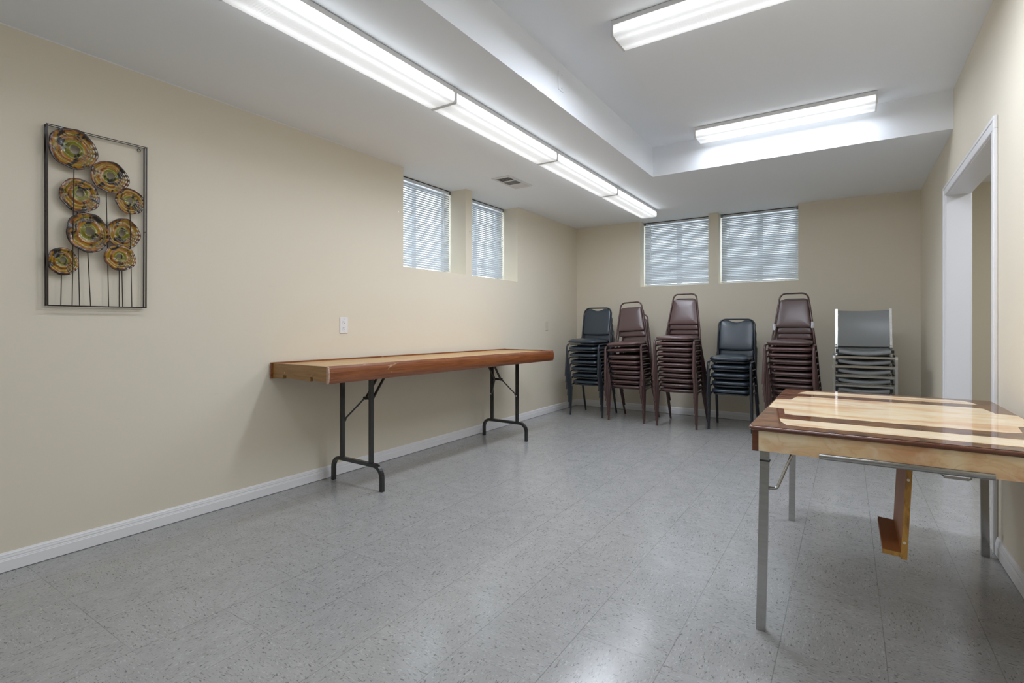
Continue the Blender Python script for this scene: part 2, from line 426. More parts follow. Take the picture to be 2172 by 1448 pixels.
# baseboards (stepped, rounded profile: distance from the wall, height)
PROF = [(0,0), (.013,0), (.013,.050), (.0115,.053), (.0115,.056), (.010,.060), (.0105,.066), (.009,.071), (.0085,.073), (.0085,.077), (.006,.081), (.004,.086), (0,.086)]
def baseboard(name, runs):
    m = MB()
    for (x0, y0, x1, y1, nx, ny) in runs:
        n = len(PROF); vs = []
        for (x, y) in ((x0, y0), (x1, y1)): vs += [(x+nx*d, y+ny*d, max(h, .003)) for d, h in PROF]
        fs = [(i, (i+1) % n, n+(i+1) % n, n+i) for i in range(n)]+[tuple(range(n)), tuple(reversed(range(n, 2*n)))]
        m.add(vs, fs)
    struct(name, m, M['trim'])
baseboard('baseboard_left', [(XL, YF, XL, YB, 1, 0)])
baseboard('baseboard_back', [(XL+.013, YB, XR-.013, YB, 0, -1)])
baseboard('baseboard_right', [(XR, YF, XR, 3.345, -1, 0), (XR, 4.945, XR, YB, -1, 0)])

# ceiling paint lapping a few millimetres down the walls
m = MB(); m.box(XL, XL+.0012, YF, LW[0][0], ZS-.005, ZS); struct('trim_3', m, M['trim'])
m = MB(); m.box(XR-.0012, XR, TY, YB, ZS-.005, ZS); struct('trim_4', m, M['trim'])

# doorway: jamb lining and casing
m = MB(); jx0, jx1 = XR-.004, XR+.129
m.box(jx0, jx1, 3.40, 3.42, 0, 2.05); m.box(jx0, jx1, 4.87, 4.89, 0, 2.05); m.box(jx0, jx1, 3.40, 4.89, 2.05, 2.07)
struct('trim_1', m, M['trim'])
m = MB()
def casing(x0, x1):
    for a, b in ((3.350, 3.415), (4.875, 4.940)): m.box(x0, x1, a, b, 0, 2.055, bev=.003)
    m.box(x0, x1, 3.350, 4.940, 2.055, 2.120, bev=.003)
    d = -.004 if x1 <= XR+.001 else .004
    for a, b in ((3.352, 3.372), (4.918, 4.938)): m.box(x0+d, x1+d, a, b, 0, 2.10, bev=.003)
    m.box(x0+d, x1+d, 3.352, 4.938, 2.098, 2.118, bev=.003)
casing(XR-.014, XR); casing(XR+.125, XR+.139)
struct('trim_2', m, M['trim'])

# ------------------------------------------------------------------ windows (frame, mullion, panes) and blinds
def window(idx, axis, a, b, plane):
    """axis 'x': the opening runs along X in the back wall; 'y': along Y in the left wall"""
    z0, z1 = SILL, ZS
    def P(mb, u0, u1, w0, w1, zz0, zz1, **k):
        if axis == 'x': mb.box(u0, u1, plane+w0, plane+w1, zz0, zz1, **k)
        else: mb.box(plane-w1, plane-w0, u0, u1, zz0, zz1, **k)
    f = MB(); t = .045; c = (a+b)/2
    P(f, a, b, 0, .06, z0, z0+t); P(f, a, b, 0, .06, z1-t, z1); P(f, a, a+t, 0, .06, z0+t, z1-t); P(f, b-t, b, 0, .06, z0+t, z1-t)
    P(f, c-.03, c+.03, .002, .058, z0+t, z1-t)
    w = struct('window_%d' % idx, f, M['frame_white'])
    for u0, u1, off in ((a+t, c-.03, .02), (c+.03, b-t, .034)):
        g = MB(); P(g, u0, u1, off, off+.006, z0+t, z1-t); g.build('pane', M['glass'], w)
    return w
WIN_L, WIN_B = XL-.285, YB+.265
for i, (a, b) in enumerate(LW): window(i+1, 'y', a, b, WIN_L)
for i, (a, b) in enumerate(BW): window(i+3, 'x', a, b, WIN_B)

def blind(label, w, loc, rotz, wand_x, tilt, gap_top):
    """local frame: hangs at y=0, room side is -y, x along the width, z down from the niche ceiling"""
    t = thing('window_blind', label, 'window blind', loc, rotz, 'white horizontal blinds')
    h = ZS-SILL; x0, x1 = -w/2+.006, w/2-.006
    m = MB(); m.box(x0, x1, -.014, .014, -.036, -.009, bev=.002); hr = m.build('headrail', M['headrail'], t)
    m = MB(); m.box(x0, x1, -.010, .012, -.0095, -.0005); m.build('shadow_gap_strip', M['dark'], hr)  # dark strip painted in for the shadow line between headrail and ceiling
    for s in (-1, 1):
        m = MB(); q = s*(w/2-.016); m.box(q-.012, q+.012, -.018, -.0145, -.038, -.001); m.box(q-.012, q+.012, -.018, .016, -.005, -.001); m.build('bracket', M['bracket'], t)
    m = MB(); pitch = .0212; z = -.056
    ca, sa = math.cos(tilt), math.sin(tilt); k = 0
    while z > -h+.040:
        rows = []
        wob = .05*math.sin(k*1.7)+.03*math.sin(k*.6+loc[0])
        ca, sa = math.cos(tilt+wob), math.sin(tilt+wob)
        for u in (-.0125, -.0065, 0, .0065, .0125):
            c = .0022*(1-(u/.0125)**2)
            rows.append((u*ca-c*sa, u*sa+c*ca))
        vs = []
        for (y, zz) in rows: vs += [(x0+.004, y, z+zz), (x1-.004, y, z+zz)]
        m.add(vs, [(2*i, 2*i+1, 2*i+3, 2*i+2) for i in range(4)], True)
        z -= pitch; k += 1
    m.build('slats', M['slat'], t)
    zb = z+pitch-.018
    m = MB(); m.box(x0+.002, x1-.002, -.012, .012, max(zb-.012, -h+.006), zb, bev=.003); m.build('bottom_rail', M['headrail'], t)
    for xx in (x0+.11, x1-.11):
        m = MB()
        for yy in (-.0145, .0145): m.tube([(xx, yy, -.036), (xx, yy, zb)], .0009, seg=5)
        m.build('ladder_cord', M['wand'], t)
    m = MB(); m.tube([(wand_x, -.021, -.04), (wand_x, -.024, -.46)], .0042, seg=6); m.disc((wand_x, -.022, -.038), .006, .012); m.build('tilt_wand', M['wand'], t)
    return t
BL, BB = XL-.205, YB+.165
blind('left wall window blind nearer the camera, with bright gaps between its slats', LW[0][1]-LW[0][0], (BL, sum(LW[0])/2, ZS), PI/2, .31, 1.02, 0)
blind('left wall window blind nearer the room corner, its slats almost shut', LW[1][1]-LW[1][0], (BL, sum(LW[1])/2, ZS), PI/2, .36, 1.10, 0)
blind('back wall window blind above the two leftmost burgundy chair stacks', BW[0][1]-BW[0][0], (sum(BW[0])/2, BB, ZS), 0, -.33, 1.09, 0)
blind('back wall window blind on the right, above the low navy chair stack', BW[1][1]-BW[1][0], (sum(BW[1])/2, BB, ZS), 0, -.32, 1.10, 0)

# ------------------------------------------------------------------ ceiling lights
def make_light(lens_mat_):
    t = thing('ceiling_light', 'x', 'ceiling light')
    hw, hl = .0925, .609
    m = MB(); m.box(-hw, hw, -hl, hl, -.028, -.003); m.box(-hw+.02, hw-.02, -hl+.02, hl-.02, -.004, 0); m.build('housing', M['housing'], t)
    for s in (-1, 1):
        m = MB(); m.prism(round_poly([(-hw-.002, -.003), (-hw-.002, -.083), (-hw+.004, -.0885), (hw-.004, -.0885), (hw+.002, -.083), (hw+.002, -.003)], .002, 2), s*hl-(.009 if s > 0 else .0019), s*hl+(.0019 if s > 0 else .009), 'y'); m.build('end_plate', M['housing'], t)
    m = MB(); prof = [(-hw, -.028), (-hw, -.074), (-hw+.004, -.082), (-hw+.012, -.085), (hw-.012, -.085), (hw-.004, -.082), (hw, -.074), (hw, -.028)]
    n = len(prof); vs = [(x, y, z) for y in (-hl+.009, hl-.009) for x, z in prof]
    m.add(vs, [(i, i+1, n+i+1, n+i) for i in range(n-1)]); m.build('lens', lens_mat_, t)
    return t
front = make_light(M['lens']); rear = front; tray = make_light(M['lens_tray'])
strip_x = -1.957; used = set()
def put_light(src, x, y, z, rotz, label, group, watts):
    if src.name in used: o = dup(src, (x, y, z), (0,0,rotz), label)
    else: used.add(src.name); o = src; o.location = (x, y, z); o.rotation_euler = (0,0,rotz); o['label'] = label
    o['group'] = group
    l = bpy.data.lights.new('fluorescent_lamp', 'AREA'); l.shape = 'RECTANGLE'; l.size = .17; l.size_y = 1.19
    l.energy = watts; l.color = (.90, .97, 1.10)
    a = bpy.data.objects.new('fluorescent_lamp', l); COL.objects.link(a); a.location = (x, y, z-.090); a.rotation_euler = (0, 0, rotz)
    return o
row = ['fluorescent fixture in the long ceiling row, nearest the camera', 'fluorescent fixture in the long ceiling row, second from the camera',
       'fluorescent fixture in the long ceiling row, third from the camera, beside the vent', 'fluorescent fixture in the long ceiling row, the one nearest the back wall windows']
for k in range(4): put_light(front, strip_x, 1.652+1.222*k, ZS, 0, row[k], 'row of ceiling lights', (3.4, 4.8, 18.5, 4)[k])
put_light(tray, -.440, 4.418, ZT, PI/2, 'fluorescent fixture alone on the raised ceiling beside its back step', 'raised ceiling lights', 6)
put_light(tray, -.440, 2.660, ZT, PI/2, 'fluorescent fixture on the raised ceiling cut off by the top of the picture', 'raised ceiling lights', 31)
for k in range(3): put_light(tray, -.440, .90-1.75*k, ZT, PI/2, 'added unseen fill fixture on the raised ceiling behind the camera', 'added fill lights behind the camera', (7, 3.5, 3)[k])  # out-of-view fixtures added as fill to brighten the room
for k in range(3): put_light(rear, strip_x, .42-1.222*k, ZS, 0, 'added unseen fill fixture in the long row behind the camera', 'added row fill lights behind the camera', 2)  # row carried on out of view, added for more fill light

# ------------------------------------------------------------------ ceiling vent, plates, outlets, hooks
t = thing('air_vent', 'white three panel air vent in the low ceiling beside the light row', 'vent', (-2.645, 4.045, ZS))
m = MB(); fx, fy = .098, .205; ix = .068
m.box(-fx, -ix, -fy, fy, -.007, -.0005, bev=.002); m.box(ix, fx, -fy, fy, -.007, -.0005, bev=.002)
for y0, y1 in ((-fy, -.168), (-.066, -.046), (.056, .076), (.172, fy)): m.box(-ix, ix, y0, y1, -.007, -.0005, bev=.002)
m.box(fx-.004, fx, -fy, fy, -.011, -.0065)
m.build('frame', M['vent'], t)
m = MB(); m.box(-ix, ix, -.168, .172, -.0015, -.0005); m.build('duct_opening', M['dark'], t)
for (y0, y1, ang, n) in ((-.168, -.066, .30, 5), (-.046, .056, .75, 6), (.076, .172, -.10, 6)):
    m = MB()
    for k in range(n):
        yc = y0+(k+.5)*(y1-y0)/n
        m.box(-ix, ix, -.0055, .0055, -.0006, .0006, Matrix.Translation((0, yc, -.0062)) @ Matrix.Rotation(ang, 4, 'X'))
    m.build('louvre_panel', M['vent'], t)

t = thing('cover_plate', 'white blank cover plate on the side of the dropped ceiling', 'cover plate', (TX, 2.815, 2.606))
m = MB(); m.box(0, .006, -.036, .036, -.058, .058, bev=.003); m.build('plate', M['ceiling'], t)
for z in (-.042, .042):
    m = MB(); m.disc((.0065, .004, z), .003, .002, 'x', 8); m.build('screw', M['slot'], t)

t = thing('wall_outlet', 'white double power outlet on the left wall above the wooden table', 'outlet', (XL, 2.527, 1.104))
m = MB(); m.box(0, .006, -.036, .036, -.060, .060, bev=.003); m.build('plate', M['plate'], t)
for z in (.022, -.022):
    m = MB(); m.prism(round_poly([(-.014,z-.016), (.014,z-.016), (.014,z+.016), (-.014,z+.016)], .007, 3), .005, .008, 'x'); r = m.build('receptacle', M['plate'], t)
    m = MB(); m.box(.0075, .0085, -.0075, -.0050, z-.001, z+.009); m.box(.0075, .0085, .0050, .0075, z, z+.008); m.disc((.008, 0, z-.007), .003, .001, 'x', 8); m.build('slots', M['slot'], r)
for z in (.047, -.047):
    m = MB(); m.disc((.0065, 0, z), .003, .002, 'x', 8); m.build('screw', M['bolt'], t)
t = thing('wall_outlet_cover', 'cream painted cover plate low on the left wall by the corner chairs', 'cover plate', (XL, 5.62, 1.098))
m = MB(); m.box(0, .007, -.036, .036, -.056, .056, bev=.003); m.build('plate', M['painted_plate'], t)
m = MB(); m.disc((.0075, 0, 0), .003, .002, 'x', 8); m.build('screw', M['painted_plate'], t)

t = thing('cup_hook', 'small pale cup hook on the pillar between the left windows', 'hook', (XL, 4.060, 2.03))
m = MB(); m.disc((.002, 0, .012), .008, .004, 'x', 10); m.build('base', M['plate'], t)
m = MB(); m.tube(fillet([(.003,0,.012), (.016,0,.010), (.018,0,-.012), (.030,.006,-.014), (.031,.008,.002)], .008, 4), .0016, seg=6); m.build('hook', M['brass'], t)
t = thing('adhesive_hook', 'white adhesive hook holding the flower wall hanging at its top left', 'hook', (XL, .872, 2.052))
m = MB(); m.box(0, .005, -.011, .011, -.03, .008, bev=.003); m.build('pad', M['plate'], t)
m = MB(); m.tube(fillet([(.005,0,-.012), (.014,0,-.014), (.014,0,-.004)], .004, 3), .003, seg=6); m.build('hook', M['plate'], t)
for y, z, q in ((3.085, 2.055, 'left of the nearer window'), (4.90, 1.617, 'under the sill of the farther left window')):
    m = MB(); m.disc((XL+.003, y, z), .0035, .006, 'x', 8)
    tag(m.build('wall_nail', M['bolt']), 'tiny nail in the left wall '+q, 'nail')

# ------------------------------------------------------------------ metal flower wall hanging
t = thing('wall_hanging', 'dark metal framed wall hanging with eight amber glazed flowers', 'wall decor', (XL+.008, 1.013, 1.194))
def W(y, z, d): return (d, y-1.013, z-1.194)
fr = .0025
m = MB()
F = [(.817, 1.196), (.815, 2.044), (1.221, 2.049), (1.218, 1.197)]
FD, BD = .030, .003
m.tube([W(y, z, FD) for y, z in F], fr, closed=True, square=True); m.build('frame', M['bronze'], t)
m = MB(); m.tube([W(y, z, BD) for y, z in F], fr, closed=True, square=True); m.build('frame', M['bronze'], t)
for (y, z) in F+[(.816, 1.64), (1.2195, 1.60)]:
    m = MB(); m.tube([W(y, z, BD+.002), W(y, z, FD-.002)], .002, seg=6); m.build('spacer', M['bronze'], t)
m = MB(); m.tube([W(1.196+.008*math.cos(a), 2.032+.008*math.sin(a), BD) for a in [2*PI*i/14 for i in range(14)]], .0016, seg=5, closed=True); m.build('hanging_ring', M['bronze'], t)
DISCS = [(.911,1.953,.093,.097,.919,1.952), (1.059,1.853,.080,.080,1.063,1.862), (.939,1.736,.078,.082,.943,1.748), (1.145,1.747,.063,.066,1.148,1.755),
         (.968,1.558,.086,.097,.975,1.566), (1.121,1.578,.071,.078,1.114,1.579), (.875,1.409,.058,.066,.876,1.416), (1.100,1.450,.068,.066,1.100,1.456)]
LV = [.026, .024, .018, .026, .030, .017, .018, .032]
STEM = [(.908,.915,1.86), (1.058,1.048,1.775), (.942,.933,1.66), (1.155,1.147,1.685), (.983,.972,1.465), (1.120,1.115,1.505), (.870,.872,1.345), (1.102,1.102,1.388)]
SD = [.030, .018, .012, .028, .020, .012, .014, .020]
for i, (cy, cz, ry, rz, hy, hz) in enumerate(DISCS):
    d = LV[i]; rng = random.Random(i+3)
    nr, nt = 22, 66; ph = rng.random()*6
    def pos(r, a):
        k = 1+.05*max(0, math.cos(a+.35))**3+.018*math.sin(5*a+ph)+.012*math.sin(9*a+2*ph)
        hole = .21*(1+.06*math.sin(3*a+ph))
        rr = hole+(1-hole)*r
        oy = (hy-cy)*(1-r); oz = (hz-cz)*(1-r)
        dep = d+.016*(r-.35)**2+.0022*math.sin(14*r+ph)+.002*r*math.sin(6*a+ph)
        return W(cy+oy+math.cos(a)*ry*rr*(k if r > .5 else 1+(k-1)*2*r), cz+oz+math.sin(a)*rz*rr*(k if r > .5 else 1+(k-1)*2*r), dep)
    m = MB(); m.uv = []
    def holey(r, a):
        a = (a+PI) % (2*PI)-PI
        return r > .22 and -1.25 < a < .55-.35*(1-r) and (r > .45 or a < .1)
    vs = []; fs = []; grid = {}
    def V(ir, ia):
        key = (ir, ia % nt)
        if key not in grid:
            grid[key] = len(vs); vs.append(pos(ir/(nr-1), 2*PI*key[1]/nt)); m.uv.append((ir/(nr-1), 0))
        return grid[key]
    for ir in range(0, nr-1, 3):
        for ia in range(0, nt, 3):
            rm, am = (ir+1.5)/(nr-1), 2*PI*(ia+1.5)/nt
            if holey(rm, am) and rng.random() > .06:
                bd = [(ir+q, ia) for q in range(3)]+[(ir+3, ia+q) for q in range(3)]+[(ir+3-q, ia+3) for q in range(3)]+[(ir, ia+3-q) for q in range(3)]
                inn = []
                for (p, q) in bd:
                    u = (p-ir-1.5)/1.5; w = (q-ia-1.5)/1.5; L_ = math.hypot(u, w); r_ = (ir+1.5+u/L_*.66*1.5)/(nr-1)
                    inn.append(len(vs)); vs.append(pos(r_, 2*PI*(ia+1.5+w/L_*.66*1.5)/nt)); m.uv.append((r_, 0))
                bi = [V(*q) for q in bd]; k_ = len(bi)
                fs += [(bi[k], bi[(k+1) % k_], inn[(k+1) % k_], inn[k]) for k in range(k_)]
            else:
                for p in range(3):
                    for q in range(3): fs.append((V(ir+p, ia+q), V(ir+p+1, ia+q), V(ir+p+1, ia+q+1), V(ir+p, ia+q+1)))
    uvk = m.uv; m.add(vs, fs, True); m.uv = uvk
    o = m.build('flower_disc', M['glaze'], t)
    sol = o.modifiers.new('thick', 'SOLIDIFY'); sol.thickness = .0016
    m = MB(); b, top, zt = STEM[i]
    m.tube([W(b, 1.197, min(SD[i], FD)), W(top, zt, SD[i])], .0021, seg=6); m.build('stem', M['bronze'], t)
m = MB(); m.tube([W(.817, 1.1965, FD), W(1.218, 1.1975, FD)], .003, .003, square=True); m.build('base_bar', M['bronze'], t)

# ------------------------------------------------------------------ long wooden table on folding legs (left wall)
t = thing('folding_table', 'long wooden table with red brown edges on black folding legs along the left wall', 'table', (-2.838, 3.28, 0), -.0122)
TL, TW, TZ = 1.345, .300, .857                       # half length, half width, height of the top rim
tilt = (-.0040, 0, 0)
top = bpy.data.objects
m = MB(); m.box(-TW+.012, TW-.012, -TL+.03, TL-.02, -.035, -.010)
pl = m.build('tabletop', M['pine'], t, (0, 0, TZ), tilt)
def dboard(x, sgn, y0, y1, h=.105):
    """board standing on edge with a bowed outer face"""
    pr = [(0, -h)]
    for k in range(9):
        a = -1+2*k/8; pr.append((sgn*(.010+.012*(1-abs(a)**2.2)), -h/2+a*h/2))
    pr.append((0, 0))
    if sgn < 0: pr = pr[::-1]
    mb = MB(); mb.prism([(x+p, q) for p, q in pr], y0, y1, 'y'); return mb
dboard(TW-.012, 1, -TL+.006, TL).build('edge_board', M['edge_wood'], t, (0, 0, TZ), tilt)
dboard(-TW+.012, -1, -TL, TL).build('edge_board', M['edge_wood'], t, (0, 0, TZ), tilt)
wo = dboard(TW-.012, 1, -TL-.004, -TL+.006).build('worn_end', M['worn_wood'], t, (0, 0, TZ), tilt)
m = MB(); eh = -.100
nx = [(-TW+.012, eh), (-.170, eh), (-.170, eh+.022), (-.135, eh+.022), (-.135, eh+.006), (.115, eh+.0), (.115, eh+.026), (.150, eh+.026), (.150, eh+.006), (TW-.012, eh), (TW-.012, -.004), (-TW+.012, -.004)]
m.prism(nx, -TL+.010, -TL+.032, 'y'); e1 = m.build('end_board', M['end_wood'], t, (0, 0, TZ), tilt)
for x in (-.150, .133):
    m = MB(); m.disc((x, -TL+.009, eh+.040), .004, .003, 'y', 8); m.build('screw', M['brass'], e1)
m = MB(); m.box(-TW+.012, TW-.012, TL-.022, TL-.002, -.105, -.001); m.build('end_board', M['edge_wood'], t, (0, 0, TZ), tilt)
m = MB(); m.box(-TW+.03, TW-.03, -TL+.06, TL-.06, -.070, -.036); m.build('support_frame', M['end_wood'], t, (0, 0, TZ), tilt)
for yl, s in ((-.90, 1), (.892, -1)):
    xb = .0
    for x in (-.143, .157):
        m = MB(); m.tube([(x, yl, .165), (x, yl, TZ-.068)], .0125, square=True, side=(1,0,0)); m.build('leg', M['black_metal'], t)
        m = MB(); m.disc((x, yl+s*.0135, .425), .006, .006, 'y', 10); m.build('bolt', M['bolt'], t)
    m = MB(); m.tube(fillet([(-.240, yl, 0), (-.240, yl, .165), (.262, yl, .165), (.262, yl, 0)], .075, 8), .0125, square=True, side=(0,1,0)); m.build('foot', M['black_metal'], t)
    m = MB()
    ay, az = yl+s*.105, .588
    for x, ax in ((-.136, -.030), (.150, .044)):
        m.tube([(x, yl+s*.016, .425), (x+(ax-x)*.1, yl+s*.018, .450), (ax, ay, az)], .009, .0045, seg=8, side=(0,1,0))
    m.tube([(-.040, ay, az), (.054, ay, az)], .009, .009, square=True)
    for ax in (-.028, .042): m.tube([(ax, ay, az-.012), (ax, yl+s*.262, TZ-.071)], .009, .0045, side=(1,0,0), square=True)
    m.build('folding_brace', M['black_metal'], t)

# ------------------------------------------------------------------ glossy table with folding chrome legs (right)
RX0, RX1, RY0, RY1, RZ = -.306, .578, 2.022, 3.318, .742
rcx, rcy = (RX0+RX1)/2, (RY0+RY1)/2
t = thing('dining_table', 'glossy cream and walnut table on folding chrome legs, in front right', 'table', (rcx, rcy, 0))
hx, hy = (RX1-RX0)/2, (RY1-RY0)/2
def rect(hx, hy, r): return round_poly([(-hx,-hy), (hx,-hy), (hx,hy), (-hx,hy)], r, 5)
m = MB(); m.prism(rect(hx-.009, hy-.009, .022), RZ-.018, RZ); m.build('tabletop', M['walnut'], t)
m = MB(); out = rect(hx, hy, .03); loop = rect(hx-.010, hy-.010, .022)
m.tube([(x, y, RZ-.0095) for x, y in loop], .0085, .0095, seg=10, closed=True, side=(0,0,1)); m.build('edging', M['walnut_edge'], t)
def inlay(poly):
    mb = MB(); mb.prism(poly, RZ-.002, RZ+.0006); mb.build('inlay', M['onyx'], t)
def L(x, y): return (x*1.0226-rcx, y*1.0226-rcy)
ax = lambda x: x*1.0226-rcx
sx = .348
for s in (-1, 1):
    y0, y1 = s*.437, s*.571
    p = [(-sx-.010, y0), (sx+.010, y0), (sx, s*.500), (sx-.025, y1-.004*s), (sx-.08, y1), (-sx+.08, y1), (-sx+.025, y1-.004*s), (-sx, s*.500)]
    inlay(p if s > 0 else p[::-1])
half = [(-hx+.012, -.150), (-hx+.045, -.156), (-sx-.020, -.165), (-sx-.005, -.300), (-sx+.03, -.318)]
poly = half+[(-x, y) for x, y in half[::-1]]
poly = poly+[(-x, -y) for x, y in poly]
inlay(poly)
zt, zb = RZ-.018, RZ-.090
hxa, hya = hx-.014, hy-.014
for y0, y1, nm in ((-hya, -hya+.016, 'n'), (hya-.016, hya, 'f')):
    m = MB(); m.box(-hxa+.022, hxa-.022, y0, y1, zb, zt); m.build('apron', M['onyx_apron'], t)
for x0, x1 in ((-hxa, -hxa+.016), (hxa-.016, hxa)):
    m = MB(); m.box(x0, x1, -hya+.022, hya-.022, zb, zt); m.build('apron', M['onyx_apron'], t)
for ixs in (-1, 1):
    for iys in (-1, 1):
        m = MB(); a = ixs*hxa; b = iys*hya; c = ixs*(hxa-.022); d = iys*(hya-.022)
        m.prism(round_poly([(min(a,c), min(b,d)), (max(a,c), min(b,d)), (max(a,c), max(b,d)), (min(a,c), max(b,d))], .005, 3), zb-.002, zt); m.build('corner_block', M['walnut_edge'], t)
m = MB(); m.tube([(-.218, -hya-.001, zb+.006), (.226, -hya-.001, zb+.006)], .0095, .006, seg=14, side=(0,0,1)); m.box(-.218, .226, -hya-.003, -hya+.02, zb-.004, zb-.0005); m.build('chrome_rail', M['chrome'], t)
for (xt, yt, xb_, yb_) in ((-.250-rcx, 2.060-rcy, -.264-rcx, 2.053-rcy), (-.256-rcx, 3.285-rcy, -.266-rcx, 3.300-rcy), (.541-rcx, 3.285-rcy, .549-rcx, 3.292-rcy), (.535-rcx, 2.060-rcy, .549-rcx, 2.053-rcy)):
    m = MB(); m.tube([(xb_, yb_, 0), (xt, yt, zt-.002)], .0155, .0105, square=True, side=(1,0,0)); lg = m.build('leg', M['chrome'], t)
    sy = 1 if yt < 0 else -1; sxx = 1 if xt < 0 else -1
    m = MB(); m.tube([(xb_+(xt-xb_)*.87, yb_+(yt-yb_)*.87, .612), (xb_+(xt-xb_)*.88, yb_+(yt-yb_)*.88, .618)], .0165, .0115, square=True, side=(1,0,0)); m.build('hinge_joint', M['slot'], lg)
    m = MB(); x0 = xb_+(xt-xb_)*.8
    m.tube(fillet([(x0+sxx*.014, yt+sy*.004, .515), (x0+sxx*.038, yt+sy*.010, .515), (x0+sxx*.100, yt+sy*.055, zb+.03)], .014, 5), .0055, .0055, seg=8); m.build('folding_brace', M['chrome'], t)
m = MB(); m.tube(fillet([(.382-rcx, 3.26-rcy, .43), (.384-rcx, 3.26-rcy, .372), (.392-rcx, 3.26-rcy, .366)], .006, 3), .004, seg=6)
m.tube(fillet([(.486-rcx, 3.26-rcy, .362), (.493-rcx, 3.26-rcy, .366), (.496-rcx, 3.26-rcy, .43)], .006, 3), .004, seg=6)
for xx in (.382, .496): m.tube([(xx-rcx, 3.26-rcy, .428), (xx-rcx, 3.26-rcy, zb+.01)], .004, seg=6)
hg = m.build('hanger', M['chrome'], t)
m = MB(); m.box(.392-rcx, .486-rcx, 3.256-rcy, 3.264-rcy, .357, .371); m.build('hanger_bar', M['plate'], hg)
# L-shaped board hanging under the top
Mh = Matrix.Translation((.153-rcx, 2.105-rcy, .338)) @ Matrix.Rotation(.048, 4, 'Y')
LY = .345
m = MB(); m.box(-.0085, .0085, .001, LY, 0, .335, Mh); sup = m.build('leaf_support', M['ledge_wood'], t)
m = MB(); m.box(-.0085, .0085, -.001, .001, 0, .335, Mh); m.build('raw_edge', M['raw_wood'], sup)
m = MB(); m.box(-.0575, -.0085, .001, LY, .006, .020, Mh); lg = m.build('ledge', M['ledge_wood'], t)
m = MB(); m.box(-.0575, -.0085, -.001, .001, .006, .020, Mh); m.build('raw_edge', M['raw_wood'], lg)
for z in (.055, .262):
    m = MB(); m.disc((-.001, -.0015, z), .0045, .002, 'y', 10, Mh); m.build('plug', M['painted_plate'], sup)
m = MB(); m.box(-.25, .25, -.10, .42, zt-.035, zt-.001); m.build('support_panel', M['ledge_wood'], t)

# ------------------------------------------------------------------ stacking chairs
def back_matrix(y, z, tan):
    L = math.hypot(1, tan); v = Vector((0, tan/L, 1/L)); n = Vector((0, -1/L, tan/L))
    return Matrix(((1, v.x, n.x, 0), (0, v.y, n.y, y), (0, v.z, n.z, z), (0, 0, 0, 1)))
def cushion_rings(t, h):
    return [(.965, 0), (.99, t*.12), (1.0, t*.35), (.995, t*.6), (.975, t*.80), (.93, t*.93), (.80, t+h*.35), (.55, t+h*.8), (.25, t+h), (.02, t+h)]
def make_chair(kind):
    t = thing('stacking_chair', 'x', 'chair')
    if kind == 'navy':
        vin, met = M['navy'], M['navy_metal']; hd, ft, rl, rk = .223, -.190, .384, .100; seat0, st, sh = .401, .036, .020; rim = (.377, .391)
        sx0, sx1, sy0, sy1 = .190, .180, -.236, .200
    else:
        vin, met = M['maroon'], M['maroon_metal']; hd, ft, rl, rk = .268, -.215, .378, .050; seat0, st, sh = .390, .028, .014; rim = (.377, .387)
        sx0, sx1, sy0, sy1 = .190, .176, -.262, .160
    o = densify(round_poly([(-sx0, sy0), (sx0, sy0), (sx1, sy1), (-sx1, sy1)], [.055, .055, .04, .04], 6), .04)
    # slight bow of the front edge
    o = [(x, y-.012*(1-(x/sx0)**2) if y < sy0+.06 else y) for x, y in o]
    m = MB(); m.pillow(o, [(a, seat0+h) for a, h in cushion_rings(st, sh)]); m.build('seat', vin, t)
    m = MB(); m.prism([(x*.91, y*.955) for x, y in o], rim[0], rim[1]); m.build('seat_rim', met, t)
    for s in (-1, 1):
        top = [(s*.212, -hd, 0), (s*.205, ft, rl), (s*.200, -.06, rl)]
        m = MB(); m.tube(fillet(top, .045, 6), .0125, .0075, seg=10, side=(1,0,0)); m.build('leg', met, t)
        rear = [(s*.200, -.06, rl), (s*.200, rk, rl), (s*.212, hd, 0)]
        m = MB(); m.tube(fillet(rear, .045, 6), .0125, .0075, seg=10, side=(1,0,0)); m.build('leg', met, t)
    if kind == 'navy':
        Bm = back_matrix(.190, .450, .205)
        fp = fillet([(-.196, -.070, 0), (-.186, .02, 0), (-.186, .388, 0), (.186, .388, 0), (.186, .02, 0), (.196, -.070, 0)], [.02, .075, .075, .02], 7)
        m = MB(); m.tube(fp, .0105, .0085, seg=10, side=(0,0,1), M=Bm); m.build('backrest_frame', met, t)
        tp = [(.172, .345), (.160, .366), (.140, .376), (.105, .378)]+[(.085-.17*k/10, .3775-.024*math.sin(PI*k/10)) for k in range(11)]+[(-.105, .378), (-.140, .376), (-.160, .366), (-.172, .345)]
        ol = [(-.172, .050), (-.09, .043), (0, .041), (.09, .043), (.172, .050), (.176, .12), (.177, .20), (.177, .28)]+tp+[(-.177, .28), (-.177, .20), (-.176, .12)]
        ol = densify(ol, .03)
    else:
        Bm = back_matrix(.135, .450, .205)
        fp = fillet([(-.186, -.065, 0), (-.183, .01, 0), (-.122, .450, 0), (.122, .450, 0), (.183, .01, 0), (.186, -.065, 0)], [.02, .06, .06, .02], 7)
        m = MB(); m.tube(fp, .0105, .0085, seg=10, side=(0,0,1), M=Bm); m.build('backrest_frame', met, t)
        ol = densify(round_poly([(-.161, .098), (.161, .098), (.122, .385), (-.122, .385)], [.012, .012, .018, .018], 4), .03)
    m = MB(); m.pillow(ol, [(a, -.010+h) for a, h in [(.96, 0), (.99, .003), (1.0, .008), (.99, .013), (.96, .017), (.88, .020), (.6, .0225), (.3, .023), (.02, .023)]], Bm); m.build('backrest', vin, t)
    return t

